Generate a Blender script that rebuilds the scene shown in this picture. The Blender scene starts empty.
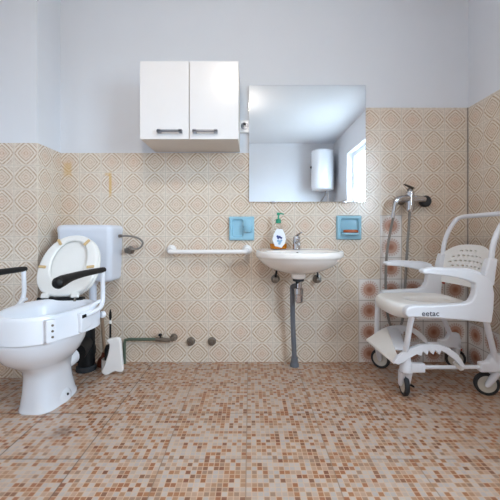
import bpy, bmesh, math, random
from mathutils import Vector, Matrix, Quaternion
random.seed(7)
C = bpy.context.scene.collection
PI = math.pi
CAMY, CAMZ, F = -2.26, 0.89, 325.0

def P(px, py, Z):
    """survey: where a sight line at depth Z meets the room (metres)"""
    return Vector(((px - 250) * Z / F, Z + CAMY, CAMZ + (234 - py) * Z / F))

# ------------------------------------------------------------------ nodes
class NT:
    def __init__(s, name):
        s.m = bpy.data.materials.new(name); s.m.use_nodes = True
        s.t = s.m.node_tree; s.t.nodes.clear()
        s.out = s.n('ShaderNodeOutputMaterial')
    def n(s, t, **kw):
        k = s.t.nodes.new(t)
        for a, b in kw.items(): setattr(k, a, b)
        return k
    def l(s, a, b): s.t.links.new(a, b)
    def put(s, sock, v):
        if hasattr(v, 'links') or hasattr(v, 'is_output'): s.l(v, sock)
        else: sock.default_value = v
    def ma(s, op, a, b=0.0, c=0.0, clamp=False):
        k = s.n('ShaderNodeMath', operation=op); k.use_clamp = clamp
        s.put(k.inputs[0], a); s.put(k.inputs[1], b); s.put(k.inputs[2], c)
        return k.outputs[0]
    def mix(s, f, a, b, mode='MIX'):
        k = s.n('ShaderNodeMix', data_type='RGBA', blend_type=mode)
        s.put(k.inputs[0], f); s.put(k.inputs[6], a); s.put(k.inputs[7], b)
        return k.outputs[2]
    def ramp(s, f, stops, interp='LINEAR'):
        k = s.n('ShaderNodeValToRGB'); k.color_ramp.interpolation = interp
        e = k.color_ramp.elements
        while len(e) < len(stops): e.new(0.5)
        for el, (p, c) in zip(e, stops):
            el.position = p; el.color = c if len(c) == 4 else (*c, 1)
        s.l(f, k.inputs[0]); return k.outputs[0]
    def smooth(s, x, lo, hi):
        k = s.n('ShaderNodeMapRange', interpolation_type='SMOOTHSTEP')
        s.put(k.inputs[0], x); k.inputs[1].default_value = lo; k.inputs[2].default_value = hi
        return k.outputs[0]
    def pos(s):
        g = s.n('ShaderNodeNewGeometry'); x = s.n('ShaderNodeSeparateXYZ')
        s.l(g.outputs['Position'], x.inputs[0]); return x.outputs
    def comb(s, x, y, z=0.0):
        k = s.n('ShaderNodeCombineXYZ')
        s.put(k.inputs[0], x); s.put(k.inputs[1], y); s.put(k.inputs[2], z); return k.outputs[0]
    def wn(s, v):
        k = s.n('ShaderNodeTexWhiteNoise', noise_dimensions='3D'); s.l(v, k.inputs['Vector'])
        return k.outputs['Value'], k.outputs['Color']
    def noise(s, v, scale, detail=2):
        k = s.n('ShaderNodeTexNoise'); k.inputs['Scale'].default_value = scale; k.inputs['Detail'].default_value = detail
        if v is not None: s.l(v, k.inputs['Vector'])
        return k.outputs['Fac']
    def bsdf(s, col, rough=.5, metal=0., spec=.5, coat=0., bump=None, bstr=.2, bdist=.001):
        b = s.n('ShaderNodeBsdfPrincipled')
        s.put(b.inputs['Base Color'], col); s.put(b.inputs['Roughness'], rough)
        b.inputs['Metallic'].default_value = metal; b.inputs['Specular IOR Level'].default_value = spec
        b.inputs['Coat Weight'].default_value = coat
        if bump is not None:
            u = s.n('ShaderNodeBump'); u.inputs['Strength'].default_value = bstr; u.inputs['Distance'].default_value = bdist
            s.l(bump, u.inputs['Height']); s.l(u.outputs[0], b.inputs['Normal'])
        s.l(b.outputs[0], s.out.inputs[0]); return b

def srgb(r, g, b):
    f = lambda c: (c / 255 / 12.92) if c / 255 <= .04045 else ((c / 255 + .055) / 1.055) ** 2.4
    return (f(r), f(g), f(b), 1)

def plain(name, col, rough=.4, metal=0., spec=.5, coat=0., var=.04, scale=14):
    t = NT(name)
    g = t.n('ShaderNodeTexCoord')
    nz = t.noise(g.outputs['Object'], scale, 3)
    dark = tuple(c * (1 - var * 2) for c in col[:3]) + (1,)
    t.bsdf(t.mix(nz, dark, col), rough, metal, spec, coat)
    return t.m

PU, PV, U0, V0 = .1493, .1478, .9054, .1334

def tile_mat(name, axis, u0, mode='plain'):
    t = NT(name); p = t.pos()
    u = t.ma('DIVIDE', t.ma('SUBTRACT', p[axis], u0), PU)
    v = t.ma('DIVIDE', t.ma('SUBTRACT', p[2], V0), PV)
    iu, iv = t.ma('FLOOR', u), t.ma('FLOOR', v)
    fu = t.ma('SUBTRACT', t.ma('SUBTRACT', u, iu), .5); fv = t.ma('SUBTRACT', t.ma('SUBTRACT', v, iv), .5)
    a, b = t.ma('ABSOLUTE', fu), t.ma('ABSOLUTE', fv)
    d = t.ma('ADD', a, b)
    cell = t.comb(iu, iv, axis * 3.1)
    rv, rc = t.wn(cell)
    tab = [(0, .1), (.05, .2), (.09, .7), (.13, .15), (.17, .1), (.215, .65), (.255, .15), (.295, .2), (.35, 1.), (.39, .0), (.435, .0), (.485, .9), (.515, .9), (.565, .0), (.61, .0),
           (.655, .9), (.70, .25), (.76, .45), (.82, .15), (.88, .4), (.94, .1), (1., .2)]
    rad = t.ma('SQRT', t.ma('ADD', t.ma('MULTIPLY', a, a), t.ma('MULTIPLY', b, b)))
    d = t.ma('ADD', t.ma('MULTIPLY', d, .76), t.ma('MULTIPLY', rad, .29))
    k = t.ramp(d, [(q, (w, w, w)) for q, w in tab])
    # the little cross that runs along the joints is pale
    mx = t.ma('MAXIMUM', a, b)
    k = t.ma('MULTIPLY', k, t.ma('SUBTRACT', 1.0, t.ma('MULTIPLY', t.smooth(mx, .43, .475), .7)))
    vec = t.comb(u, v)
    nz = t.noise(vec, 11., 4)
    k = t.ma('ADD', k, t.ma('MULTIPLY', t.ma('SUBTRACT', nz, .5), 1.1), 0., True)
    k = t.ma('ADD', .10, t.ma('MULTIPLY', k, .72))
    cream = srgb(231, 222, 209); brown = t.mix(t.smooth(d, .5, .6), srgb(160, 132, 100), srgb(168, 150, 130))
    brown2 = t.mix(t.ma('MULTIPLY', rv, .6), brown, srgb(168, 132, 108))
    col = t.mix(k, cream, brown2)
    # rosy heart of every tile
    rose = t.ma('MULTIPLY', t.ma('SUBTRACT', 1., t.smooth(d, .1, .4)), t.ma('ADD', .05, t.ma('MULTIPLY', rv, .2)))
    col = t.mix(rose, col, srgb(205, 150, 118))
    wash = t.noise(t.comb(p[axis], p[2]), 1.7, 2)
    col = t.mix(t.ma('MULTIPLY', t.smooth(wash, .4, .75), .16), col, srgb(205, 160, 105), 'MULTIPLY')
    if mode in ('back', 'right'):
        if mode == 'back':
            f1 = t.ma('MULTIPLY', t.ma('COMPARE', iu, 0., .1), t.ma('LESS_THAN', iv, 5.5))
            f2 = t.ma('MULTIPLY', t.ma('GREATER_THAN', iu, -1.5), t.ma('LESS_THAN', iv, 2.5))
            fl = t.ma('MAXIMUM', f1, f2)
        else:
            fl = t.ma('LESS_THAN', iv, .5)
        r = t.ma('SQRT', t.ma('ADD', t.ma('MULTIPLY', fu, fu), t.ma('MULTIPLY', fv, fv)))
        th = t.ma('ARCTAN2', fv, fu)
        sp = t.ma('ADD', .5, t.ma('MULTIPLY', t.ma('COSINE', t.ma('MULTIPLY', th, 22.)), .5))
        fcol = t.ramp(r, [(0, srgb(150, 100, 80)[:3]), (.10, srgb(166, 118, 98)[:3]), (.15, srgb(178, 134, 114)[:3]), (.19, srgb(196, 160, 144)[:3]),
                          (.27, srgb(192, 154, 138)[:3]), (.31, srgb(212, 194, 184)[:3]), (.36, srgb(218, 208, 202)[:3]), (.47, srgb(224, 220, 217)[:3])])
        spoke = t.ma('MULTIPLY', t.ma('MULTIPLY', t.smooth(r, .30, .33), t.ma('SUBTRACT', 1., t.smooth(r, .41, .44))), t.ma('GREATER_THAN', sp, .5))
        spoke2 = t.ma('MULTIPLY', t.ma('MULTIPLY', t.smooth(r, .16, .19), t.ma('SUBTRACT', 1., t.smooth(r, .26, .29))), t.ma('MULTIPLY', sp, .4))
        fcol = t.mix(t.ma('MULTIPLY', spoke, .55), fcol, srgb(172, 128, 110))
        fcol = t.mix(spoke2, fcol, srgb(150, 98, 78))
        col = t.mix(fl, col, fcol)
        edge_k = t.ma('ADD', .42, t.ma('MULTIPLY', fl, .4))
    else:
        edge_k = .42
    grout = t.smooth(mx, .484, .493)
    col = t.mix(t.ma('MULTIPLY', grout, edge_k), col, srgb(120, 108, 98))
    if mode == 'back':   # two rusty runs on the old glaze
        for cx, cz, sx, sz, amt in ((-.972, 1.235, .010, .085, .75), (-1.268, 1.34, .03, .05, .5), (-.99, 1.305, .02, .012, .5)):
            ex = t.ma('DIVIDE', t.ma('ABSOLUTE', t.ma('SUBTRACT', p[0], cx)), sx)
            ez = t.ma('DIVIDE', t.ma('ABSOLUTE', t.ma('SUBTRACT', p[2], cz)), sz)
            e = t.ma('SUBTRACT', 1., t.smooth(t.ma('MAXIMUM', ex, ez), .5, 1.3))
            col = t.mix(t.ma('MULTIPLY', e, amt), col, srgb(205, 165, 90))
    h = t.ma('SUBTRACT', 1., t.ma('ADD', t.ma('MULTIPLY', grout, 1.), t.ma('MULTIPLY', k, .25)))
    t.bsdf(col, .22, 0, .5, 0, h, .25, .0015)
    return t.m

def floor_mat():
    t = NT('mosaic_floor_tile'); p = t.pos()
    TU, TV = .33, .327
    X0, Y0 = -.0147, -.975
    u = t.ma('DIVIDE', t.ma('SUBTRACT', p[0], X0), TU / 16); v = t.ma('DIVIDE', t.ma('SUBTRACT', p[1], Y0), TV / 16)
    iu, iv = t.ma('FLOOR', u), t.ma('FLOOR', v)
    a = t.ma('ABSOLUTE', t.ma('SUBTRACT', t.ma('SUBTRACT', u, iu), .5)); b = t.ma('ABSOLUTE', t.ma('SUBTRACT', t.ma('SUBTRACT', v, iv), .5))
    rv, rc = t.wn(t.comb(iu, iv, 5.))
    # darker chips tend to run in short columns
    rv2, _ = t.wn(t.comb(iu, t.ma('FLOOR', t.ma('DIVIDE', iv, 3.)), 9.))
    s = t.ma('ADD', t.ma('MULTIPLY', rv, .72), t.ma('MULTIPLY', rv2, .28))
    cols = [(0, (200, 186, 175)), (.20, (208, 201, 195)), (.34, (196, 194, 193)), (.45, (198, 168, 146)), (.55, (184, 144, 112)), (.62, (176, 118, 76)), (.69, (164, 136, 116)), (.75, (164, 98, 56)), (.84, (136, 86, 60)), (.92, (132, 68, 40))]
    col = t.ramp(s, [(q, srgb(*c)[:3]) for q, c in cols], 'CONSTANT')
    vein = t.noise(t.comb(u, t.ma('MULTIPLY', v, 3.)), .9, 4)
    col = t.mix(t.ma('MULTIPLY', vein, .25), col, srgb(206, 176, 150))
    mx = t.ma('MAXIMUM', a, b)
    g = t.smooth(mx, .40, .44)
    col = t.mix(t.ma('MULTIPLY', g, .85), col, srgb(228, 198, 172))
    U = t.ma('DIVIDE', t.ma('SUBTRACT', p[0], X0), TU); V = t.ma('DIVIDE', t.ma('SUBTRACT', p[1], Y0), TV)
    A = t.ma('ABSOLUTE', t.ma('SUBTRACT', t.ma('FRACT', U), .5)); B = t.ma('ABSOLUTE', t.ma('SUBTRACT', t.ma('FRACT', V), .5))
    G = t.smooth(t.ma('MAXIMUM', A, B), .4925, .4955)
    # the joints by the toilet are blacker with dirt
    dirt = t.ma('SUBTRACT', 1., t.smooth(p[0], -1.0, -.2))
    col = t.mix(t.ma('MULTIPLY', G, t.ma('ADD', .48, t.ma('MULTIPLY', dirt, .45))), col, srgb(58, 46, 40))
    # scuff beside the toilet foot
    q = t.n('ShaderNodeVectorMath', operation='DISTANCE'); t.l(t.comb(p[0], p[1]), q.inputs[0]); q.inputs[1].default_value = (-.845, -.80, 0)
    st = t.ma('MULTIPLY', t.ma('SUBTRACT', 1., t.smooth(q.outputs['Value'], .01, .07)), t.noise(t.comb(p[0], p[1]), 60, 3))
    col = t.mix(t.ma('MULTIPLY', st, .9), col, srgb(70, 50, 40))
    blot = t.noise(t.comb(p[0], p[1]), 3., 3)
    col = t.mix(t.ma('MULTIPLY', blot, .18), col, srgb(176, 144, 120))
    col = t.mix(1., col, (.735, .69, .66, 1), 'MULTIPLY')
    t.bsdf(col, .38, 0, .4, 0, t.ma('SUBTRACT', 1., t.ma('MAXIMUM', g, G)), .2, .001)
    return t.m

def plaster(name, col):
    t = NT(name); p = t.pos()
    g = t.n('ShaderNodeNewGeometry')
    n1 = t.noise(g.outputs['Position'], 2.2, 3); n2 = t.noise(g.outputs['Position'], 160., 2)
    c2 = tuple(c * .93 for c in col[:3]) + (1,)
    t.bsdf(t.mix(n1, c2, col), .75, 0, .3, 0, n2, .06, .001)
    return t.m

M = {}
M['tile_back'] = tile_mat('ornate_tile_back', 0, U0, 'back')
M['tile_right'] = tile_mat('ornate_tile_right', 1, 0., 'right')
M['tile_left'] = tile_mat('ornate_tile_column', 0, -1.311)
M['tile_left_side'] = tile_mat('ornate_tile_column_side', 1, -.25)
M['tile_rear'] = tile_mat('ornate_tile_rear', 0, U0)
M['floor'] = floor_mat()
M['plaster'] = plaster('white_plaster', srgb(221, 224, 230))
M['ceiling'] = plaster('ceiling_paint', srgb(232, 234, 238))
M['ceramic'] = plain('white_ceramic', srgb(226, 228, 234), .12, coat=.3, var=.01)
M['basin'] = plain('basin_ceramic', srgb(238, 234, 230), .12, coat=.3, var=.01)
M['plastic'] = plain('white_plastic', srgb(226, 229, 236), .32, var=.015)
M['cistern'] = plain('cistern_plastic', srgb(214, 219, 230), .3, var=.015)
M['seat'] = plain('ivory_seat_plastic', srgb(233, 232, 229), .28, var=.02)
M['bumper'] = plain('tan_rubber', srgb(206, 176, 128), .6)
M['black'] = plain('black_plastic', srgb(13, 13, 15), .5, spec=.3)
M['rubber'] = plain('black_rubber', srgb(38, 40, 44), .65)
M['gloss_white'] = plain('gloss_white_board', srgb(234, 232, 232), .16, coat=.0, var=.01)
M['board'] = plain('white_board', srgb(220, 212, 204), .5, var=.02)
M['steel'] = plain('brushed_steel', srgb(150, 153, 160), .32, 1.)
M['chrome'] = plain('chrome', srgb(200, 200, 204), .12, 1., var=.02)
M['dull_chrome'] = plain('dull_chrome', srgb(140, 134, 128), .35, 1., var=.15, scale=60)
M['hose'] = plain('braided_hose', srgb(160, 155, 150), .4, .5, var=.25, scale=300)
M['cap'] = plain('tarnished_cap', srgb(122, 110, 98), .5, .3, var=.15, scale=50)
M['green'] = plain('old_green_paint', srgb(92, 108, 92), .55, var=.2, scale=40)
M['grey_pipe'] = plain('grey_pvc', srgb(104, 108, 116), .45, var=.05)
M['blue'] = plain('blue_glazed_ceramic', srgb(146, 196, 218), .12, coat=.5, var=.06, scale=20)
M['soap'] = plain('orange_brown_soap', srgb(176, 84, 34), .4, var=.15, scale=60)
M['bar'] = plain('white_enamel', srgb(236, 233, 232), .25, var=.01)
M['frame'] = plain('chair_frame_plastic', srgb(226, 228, 234), .33, var=.012)
M['chair'] = plain('chair_seat_plastic', srgb(238, 236, 233), .38, var=.02)
M['hub'] = plain('beige_hub', srgb(196, 190, 178), .45, var=.05)
M['red'] = plain('red_plastic', srgb(176, 62, 36), .4)
M['dred'] = plain('red_brown_rubber', srgb(120, 56, 36), .5)
M['wood'] = plain('pale_wood', srgb(164, 140, 118), .55, var=.12, scale=30)
M['ink'] = plain('grey_print', srgb(84, 88, 98), .5)
M['dark'] = plain('dark_hole', srgb(30, 28, 28), .6)
M['pump'] = plain('green_pump', srgb(40, 150, 116), .35)
M['label_blue'] = plain('blue_print', srgb(52, 66, 130), .5)
M['label_light'] = plain('light_blue_print', srgb(146, 182, 214), .5)
M['label'] = plain('white_label', srgb(232, 236, 244), .35, var=.02)
M['white_red'] = plain('white_boiler', srgb(232, 236, 242), .2, coat=.3, var=.01)
M['trim'] = plain('grey_joint', srgb(138, 128, 124), .6)
M['pvc'] = plain('white_window_frame', srgb(238, 240, 244), .3, var=.01)

def glassy(name, col, trans=.8, rough=.05):
    t = NT(name); b = t.bsdf(col, rough)
    b.inputs['Transmission Weight'].default_value = trans; b.inputs['IOR'].default_value = 1.4
    return t.m
M['bottle'] = glassy('clear_bottle', srgb(246, 246, 244), 1.); M['bottle'].node_tree.nodes['Principled BSDF'].inputs['IOR'].default_value = 1.12
M['liquid'] = glassy('amber_soap_liquid', srgb(232, 140, 30), .15, .1)
t = NT('mirror_silver'); b = t.bsdf(srgb(238, 241, 244), .015, 1.); M['mirror'] = t.m
t = NT('window_glass'); tr = t.n('ShaderNodeBsdfTransparent'); gl = t.n('ShaderNodeBsdfGlossy'); gl.inputs['Roughness'].default_value = .01
mx = t.n('ShaderNodeMixShader'); mx.inputs[0].default_value = .07; t.l(tr.outputs[0], mx.inputs[1]); t.l(gl.outputs[0], mx.inputs[2]); t.l(mx.outputs[0], t.out.inputs[0]); M['glass'] = t.m
t = NT('lamp_glow'); e = t.n('ShaderNodeEmission'); e.inputs[0].default_value = (1, .88, .75, 1); e.inputs[1].default_value = 112.; t.l(e.outputs[0], t.out.inputs[0]); M['glow'] = t.m

# ------------------------------------------------------------------ mesh helpers
def B(): return bmesh.new()

def loft(bm, rings, closed=True, cap0=True, cap1=True):
    vs = [[bm.verts.new(p) for p in r] for r in rings]
    n = len(rings[0])
    for i in range(len(vs) - 1):
        for j in range(n if closed else n - 1):
            k = (j + 1) % n
            bm.faces.new((vs[i][j], vs[i][k], vs[i + 1][k], vs[i + 1][j]))
    if cap0: bm.faces.new(vs[0][::-1])
    if cap1: bm.faces.new(vs[-1])
    return vs

def spline(pts, sub=6):
    pts = [Vector(p) for p in pts]; out = []
    for i in range(len(pts) - 1):
        p0 = pts[max(i - 1, 0)]; p1 = pts[i]; p2 = pts[i + 1]; p3 = pts[min(i + 2, len(pts) - 1)]
        for k in range(sub):
            s = k / sub
            out.append(.5 * ((2 * p1) + (p2 - p0) * s + (2 * p0 - 5 * p1 + 4 * p2 - p3) * s * s + (3 * p1 - p0 - 3 * p2 + p3) * s ** 3))
    out.append(pts[-1]); return out

def tube(bm, pts, r, seg=12, sub=0, flat=1.0, up=None):
    pts = [Vector(p) for p in pts]
    if sub: 
        n0 = len(pts); pts = spline(pts, sub)
        if isinstance(r, (list, tuple)):
            r = [r[min(i // sub, n0 - 1)] * (1 - (i % sub) / sub) + r[min(i // sub + 1, n0 - 1)] * ((i % sub) / sub) for i in range(len(pts))]
    if not isinstance(r, (list, tuple)): r = [r] * len(pts)
    rings = []; nrm = None
    for i, p in enumerate(pts):
        tn = (pts[min(i + 1, len(pts) - 1)] - pts[max(i - 1, 0)]).normalized()
        if nrm is None:
            a = Vector(up) if up else (Vector((0, 0, 1)) if abs(tn.z) < .9 else Vector((0, 1, 0)))
            nrm = (a - tn * a.dot(tn)).normalized()
        else: nrm = (nrm - tn * nrm.dot(tn)).normalized()
        bn = tn.cross(nrm)
        rings.append([p + nrm * math.cos(q) * r[i] * flat + bn * math.sin(q) * r[i] for q in (2 * PI * k / seg for k in range(seg))])
    loft(bm, rings)

def lathe(bm, prof, o=(0, 0, 0), axis=(0, 0, 1), seg=24, cap=True):
    ax = Vector(axis).normalized(); q = Vector((0, 0, 1)).rotation_difference(ax); o = Vector(o)
    rings = [[o + q @ Vector((max(r, 1e-4) * math.cos(2 * PI * k / seg), max(r, 1e-4) * math.sin(2 * PI * k / seg), h)) for k in range(seg)] for r, h in prof]
    loft(bm, rings, True, cap, cap)

def box(bm, x0, x1, y0, y1, z0, z1, bev=0., seg=2):
    r = bmesh.ops.create_cube(bm, size=1)
    vs = r['verts']
    for v in vs: v.co = Vector(((x0 + x1) / 2 + v.co.x * (x1 - x0), (y0 + y1) / 2 + v.co.y * (y1 - y0), (z0 + z1) / 2 + v.co.z * (z1 - z0)))
    if bev:
        es = list({e for v in vs for e in v.link_edges})
        bmesh.ops.bevel(bm, geom=es, offset=bev, segments=seg, profile=.5, affect='EDGES')

def prism(bm, pts, off):
    """closed outline (3-D points) pushed along off"""
    off = Vector(off)
    a = [bm.verts.new(p) for p in pts]; b = [bm.verts.new(Vector(p) + off) for p in pts]
    n = len(pts)
    bm.faces.new(a[::-1]); bm.faces.new(b)
    for i in range(n): bm.faces.new((a[i], a[(i + 1) % n], b[(i + 1) % n], b[i]))

def sup(t, a, b, e=2.0):
    c, s = math.cos(t), math.sin(t)
    return (math.copysign(abs(c) ** (2 / e), c) * a, math.copysign(abs(s) ** (2 / e), s) * b)

def ring(cx, cy, z, a, b, e=2.0, n=40, b2=None):
    out = []
    for k in range(n):
        t_ = 2 * PI * k / n
        x, y = sup(t_, a, b, e)
        if b2 is not None and y > 0: y *= b2 / b
        out.append(Vector((cx + x, cy + y, z)))
    return out

ROOT = {}
def obj(name, bm, mat, parent=None, local=False, bev=0., smooth=.6, sub=0, seg=2, wn=True):
    bmesh.ops.recalc_face_normals(bm, faces=bm.faces)
    if parent is not None and not local:
        o_ = ROOT.get(parent, Vector())
        for v in bm.verts: v.co -= o_
    for f in bm.faces: f.smooth = True
    for e in bm.edges:
        if len(e.link_faces) != 2 or e.calc_face_angle(0) > smooth: e.smooth = False
    me = bpy.data.meshes.new(name); bm.to_mesh(me); bm.free()
    me.materials.append(mat)
    o = bpy.data.objects.new(name, me); C.objects.link(o)
    if parent is not None:
        o.parent = parent; ROOT[o] = ROOT.get(parent, Vector()) if not local else Vector()
    else: ROOT[o] = Vector()
    if bev:
        m = o.modifiers.new('bevel', 'BEVEL'); m.width = bev; m.segments = seg; m.limit_method = 'ANGLE'; m.angle_limit = .6; m.harden_normals = True
    if wn:
        m = o.modifiers.new('weighted', 'WEIGHTED_NORMAL'); m.keep_sharp = True; m.weight = 100
    if sub:
        m = o.modifiers.new('sub', 'SUBSURF'); m.levels = m.render_levels = sub
    return o

def thing(name, label, cat, loc=(0, 0, 0), rz=0., group=None):
    o = bpy.data.objects.new(name, None); C.objects.link(o); o.location = loc; o.rotation_euler = (0, 0, rz)
    o.empty_display_size = .05
    ROOT[o] = Vector(loc); o['label'] = label; o['category'] = cat
    if group: o['group'] = group
    return o
def tag(o, label, cat, group=None):
    o['label'] = label; o['category'] = cat
    if group: o['group'] = group
    return o
def struct(name, bm, m, label=None, **kw):
    o = obj(name, bm, m, None, **kw); o['kind'] = 'structure'; o['category'] = name.split('_')[0]
    if label: o['label'] = label
    return o
def origin(o, p):
    """move a single-mesh thing's origin to its base"""
    p = Vector(p); o.data.transform(Matrix.Translation(-p)); o.location = p; return o

# ------------------------------------------------------------------ the room
XL, XR, YR, H = -1.78, 1.516, -3.66, 2.53
XC, YC = -1.314, -.25
TT = .008
TOPL, TOPR, XS = 1.453, 1.768, .757
bm = B(); box(bm, XL - .1, XR + .2, YR - .1, .12, -.12, 0); struct('floor', bm, M['floor'], 'beige and brown mosaic patterned floor tiles')
bm = B(); box(bm, XL - .1, XR + .2, YR - .1, .12, H, H + .1); struct('ceiling', bm, M['ceiling'], 'plain white ceiling')
bm = B(); box(bm, XL - .1, XR + .2, TT, .12, 0, H); struct('wall_back', bm, M['plaster'], 'white plaster back wall above the tiles')
bm = B(); box(bm, XL - .1, XL, YR - .1, .12, 0, H); struct('wall_left', bm, M['plaster'], 'white plaster left wall')
bm = B(); box(bm, XL, XC - TT, YC + TT, TT, 0, H); struct('wall_column', bm, M['plaster'], 'white boxed-out column in the left corner')
bm = B(); box(bm, XL - .1, XR + .2, YR - .1, YR, 0, H); box(bm, XL, .92, YR, YR + .012, 0, H); struct('wall_rear', bm, M['plaster'], 'white plaster wall behind the camera')
WY0, WY1, WZ0, WZ1, WT = -2.87, -1.75, 1.0, 2.15, .16
bm = B()
box(bm, XR + TT, XR + WT, YR, WY0, 0, H); box(bm, XR + TT, XR + WT, WY1, TT, 0, H)
box(bm, XR + TT, XR + WT, WY0, WY1, 0, WZ0); box(bm, XR + TT, XR + WT, WY0, WY1, WZ1, H)
struct('wall_right', bm, M['plaster'], 'white plaster right wall with a window')
bm = B(); box(bm, XC, XS, 0, TT, 0, TOPL); box(bm, XS, XR, 0, TT, 0, TOPR)
struct('trim_1', bm, M['tile_back'], 'patterned beige tiles on the back wall')
bm = B(); box(bm, XL, XC, YC, YC + TT, 0, TOPL); struct('trim_2', bm, M['tile_left'], 'patterned beige tiles on the column front')
bm = B(); box(bm, XC - TT, XC, YC + TT, 0, 0, TOPL); struct('trim_3', bm, M['tile_left_side'], 'patterned beige tiles on the column side')
bm = B(); box(bm, XR, XR + TT, YR, WY0 - .03, 0, TOPL - .02); box(bm, XR, XR + TT, WY1 + .03, -1.2, 0, TOPL - .02); box(bm, XR, XR + TT, -1.2, 0, 0, TOPR); box(bm, XR, XR + TT, WY0 - .03, WY1 + .03, 0, WZ0 - .02)
struct('trim_4', bm, M['tile_right'], 'patterned brown tiles on the right wall')
bm = B(); box(bm, XL, .92, YR + .012, YR + .012 + TT, 0, TOPL - .02); box(bm, .92, XR, YR, YR + TT, 0, TOPL - .02)
struct('trim_5', bm, M['tile_rear'], 'patterned beige tiles on the rear wall')
bm = B(); box(bm, XR - .006, XR, -.004, 0, 0, TOPR); struct('trim_6', bm, M['trim'], 'dark grout joint in the right corner')
# window (seen in the mirror)
bm = B(); g = .1
for y0, y1, z0, z1 in ((WY0, WY0 + .06, WZ0, WZ1), (WY1 - .06, WY1, WZ0, WZ1), (WY0 + .06, WY1 - .06, WZ0, WZ0 + .06), (WY0 + .06, WY1 - .06, WZ1 - .06, WZ1), ((WY0 + WY1) / 2 - .04, (WY0 + WY1) / 2 + .04, WZ0 + .06, WZ1 - .06)):
    box(bm, XR + g, XR + g + .05, y0, y1, z0, z1, .006)
wf = struct('window_1', bm, M['pvc'], 'white framed window with daylight behind')
bm = B(); box(bm, XR + g + .02, XR + g + .024, WY0 + .05, WY1 - .05, WZ0 + .05, WZ1 - .05); gp = obj('pane', bm, M['glass'], wf)
bm = B(); box(bm, XR + g - .012, XR + g, WY0 + .08, WY0 + .105, 1.52, 1.60, .004); tube(bm, [(XR + g - .03, WY0 + .092, 1.58), (XR + g - .03, WY0 + .092, 1.46)], .009); tube(bm, [(XR + g - .03, WY0 + .092, 1.575), (XR + g, WY0 + .092, 1.575)], .008)
obj('window_handle', bm, M['pvc'], wf)
bm = B(); box(bm, XR - .03, XR + g, WY0 - .02, WY1 + .02, WZ0 - .02, WZ0, .004); obj('window_sill', bm, M['pvc'], wf)

# ceiling lamp (seen as a glint on the cabinet door)
LX, LY = -.22, -1.75
lt = thing('ceiling_light', 'round white ceiling lamp glowing warm, seen as the glint on the cabinet door', 'ceiling light', (LX, LY, H))
bm = B(); lathe(bm, [(0, 0), (.095, 0), (.098, -.012), (.09, -.03), (0, -.03)], (LX, LY, H)); obj('base', bm, M['bar'], lt)
bm = B(); lathe(bm, [(.075, -.03), (.082, -.05), (.072, -.080), (.045, -.10), (0, -.106)], (LX, LY, H)); obj('lamp_shade', bm, M['glow'], lt)

# water heater (mirror)
hx, hy = 1.256, YR + .25
wh = thing('water_heater', 'white cylindrical water heater hung on the rear wall, seen in the mirror', 'water heater', (hx, hy, 1.62))
bm = B(); lathe(bm, [(0, 1.635), (.10, 1.637), (.165, 1.648), (.188, 1.672), (.192, 1.70), (.192, 2.28), (.188, 2.315), (.165, 2.332), (.10, 2.338), (0, 2.339)], (hx, hy, 0), seg=40); obj('tank', bm, M['white_red'], wh)
bm = B(); box(bm, hx + .06, hx + .15, YR + TT, hy - .1, 1.70, 2.2, .005); box(bm, hx - .15, hx - .06, YR + TT, hy - .1, 1.75, 2.15, .005); obj('wall_bracket', bm, M['black'], wh)
bm = B(); lathe(bm, [(.0, 0), (.02, 0), (.018, .02), (0, .022)], (hx - .194, hy + .03, 2.04), (-1, 0, 0)); obj('gauge', bm, M['black'], wh)
bm = B(); tube(bm, [(hx + .05, hy, 1.65), (hx + .05, hy, 1.58), (hx + .02, hy - .1, 1.50), (hx - .02, YR + .012, 1.44)], .009, sub=5); obj('pipe', bm, M['hose'], wh)
bm = B(); tube(bm, [(hx + .10, hy, 1.66), (hx + .10, hy, 1.56), (hx + .12, hy - .1, 1.46), (hx + .12, YR + .012, 1.42)], .009, sub=5); obj('pipe', bm, M['bar'], wh)

# ------------------------------------------------------------------ wall cabinet
cx0, cx1, cz0, cz1, cy = -.661, -.069, 1.461, 1.929, -.308
cab = thing('wall_cabinet', 'glossy white two-door cabinet hung on the wall left of the mirror', 'cabinet', ((cx0 + cx1) / 2, -.15, cz0))
bm = B(); box(bm, cx0 + .001, cx1 - .001, cy + .02, TT, cz0, cz1, .001); obj('body', bm, M['board'], cab)
xm = (cx0 + cx1) / 2
for s, (a, b_), (h0, h1) in ((0, (cx0, xm - .0025), (-.555, -.402)), (1, (xm + .0025, cx1), (-.343, -.192))):
    bm = B(); box(bm, a, b_, cy, cy + .018, cz0 - .001, cz1, .002); d_ = obj('door', bm, M['gloss_white'], cab)
    bm = B(); box(bm, h0, h1, cy - .028, cy - .018, 1.496, 1.51, .003)
    for hx_ in (h0 + .002, h1 - .024): box(bm, hx_, hx_ + .022, cy - .028, cy + .001, 1.493, 1.513, .003)
    obj('handle', bm, M['steel'], d_)

# socket
so = thing('power_socket', 'small white wall socket between cabinet and mirror', 'socket', (-.037, TT, 1.60))
so.location.z = 1.635; ROOT[so] = Vector(so.location)
bm = B(); box(bm, -.081, .005, -.012, TT, 1.592, 1.678, .004); obj('plate', bm, M['bar'], so)
bm = B(); lathe(bm, [(.024, 0), (.026, .004), (.022, .004), (.02, .002), (0, .002)], (-.037, -.012, 1.636), (0, -1, 0)); obj('socket_face', bm, M['steel'], so)
bm = B()
for dx in (-.009, .009): lathe(bm, [(0, 0), (.0035, 0), (.0035, .001), (0, .001)], (-.037 + dx, -.014, 1.636), (0, -1, 0), 10)
lathe(bm, [(0, 0), (.011, 0), (.011, .001), (0, .001)], (-.037, -.014, 1.652), (0, -1, 0), 12)
obj('contact_hole', bm, M['dark'], so)

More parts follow.
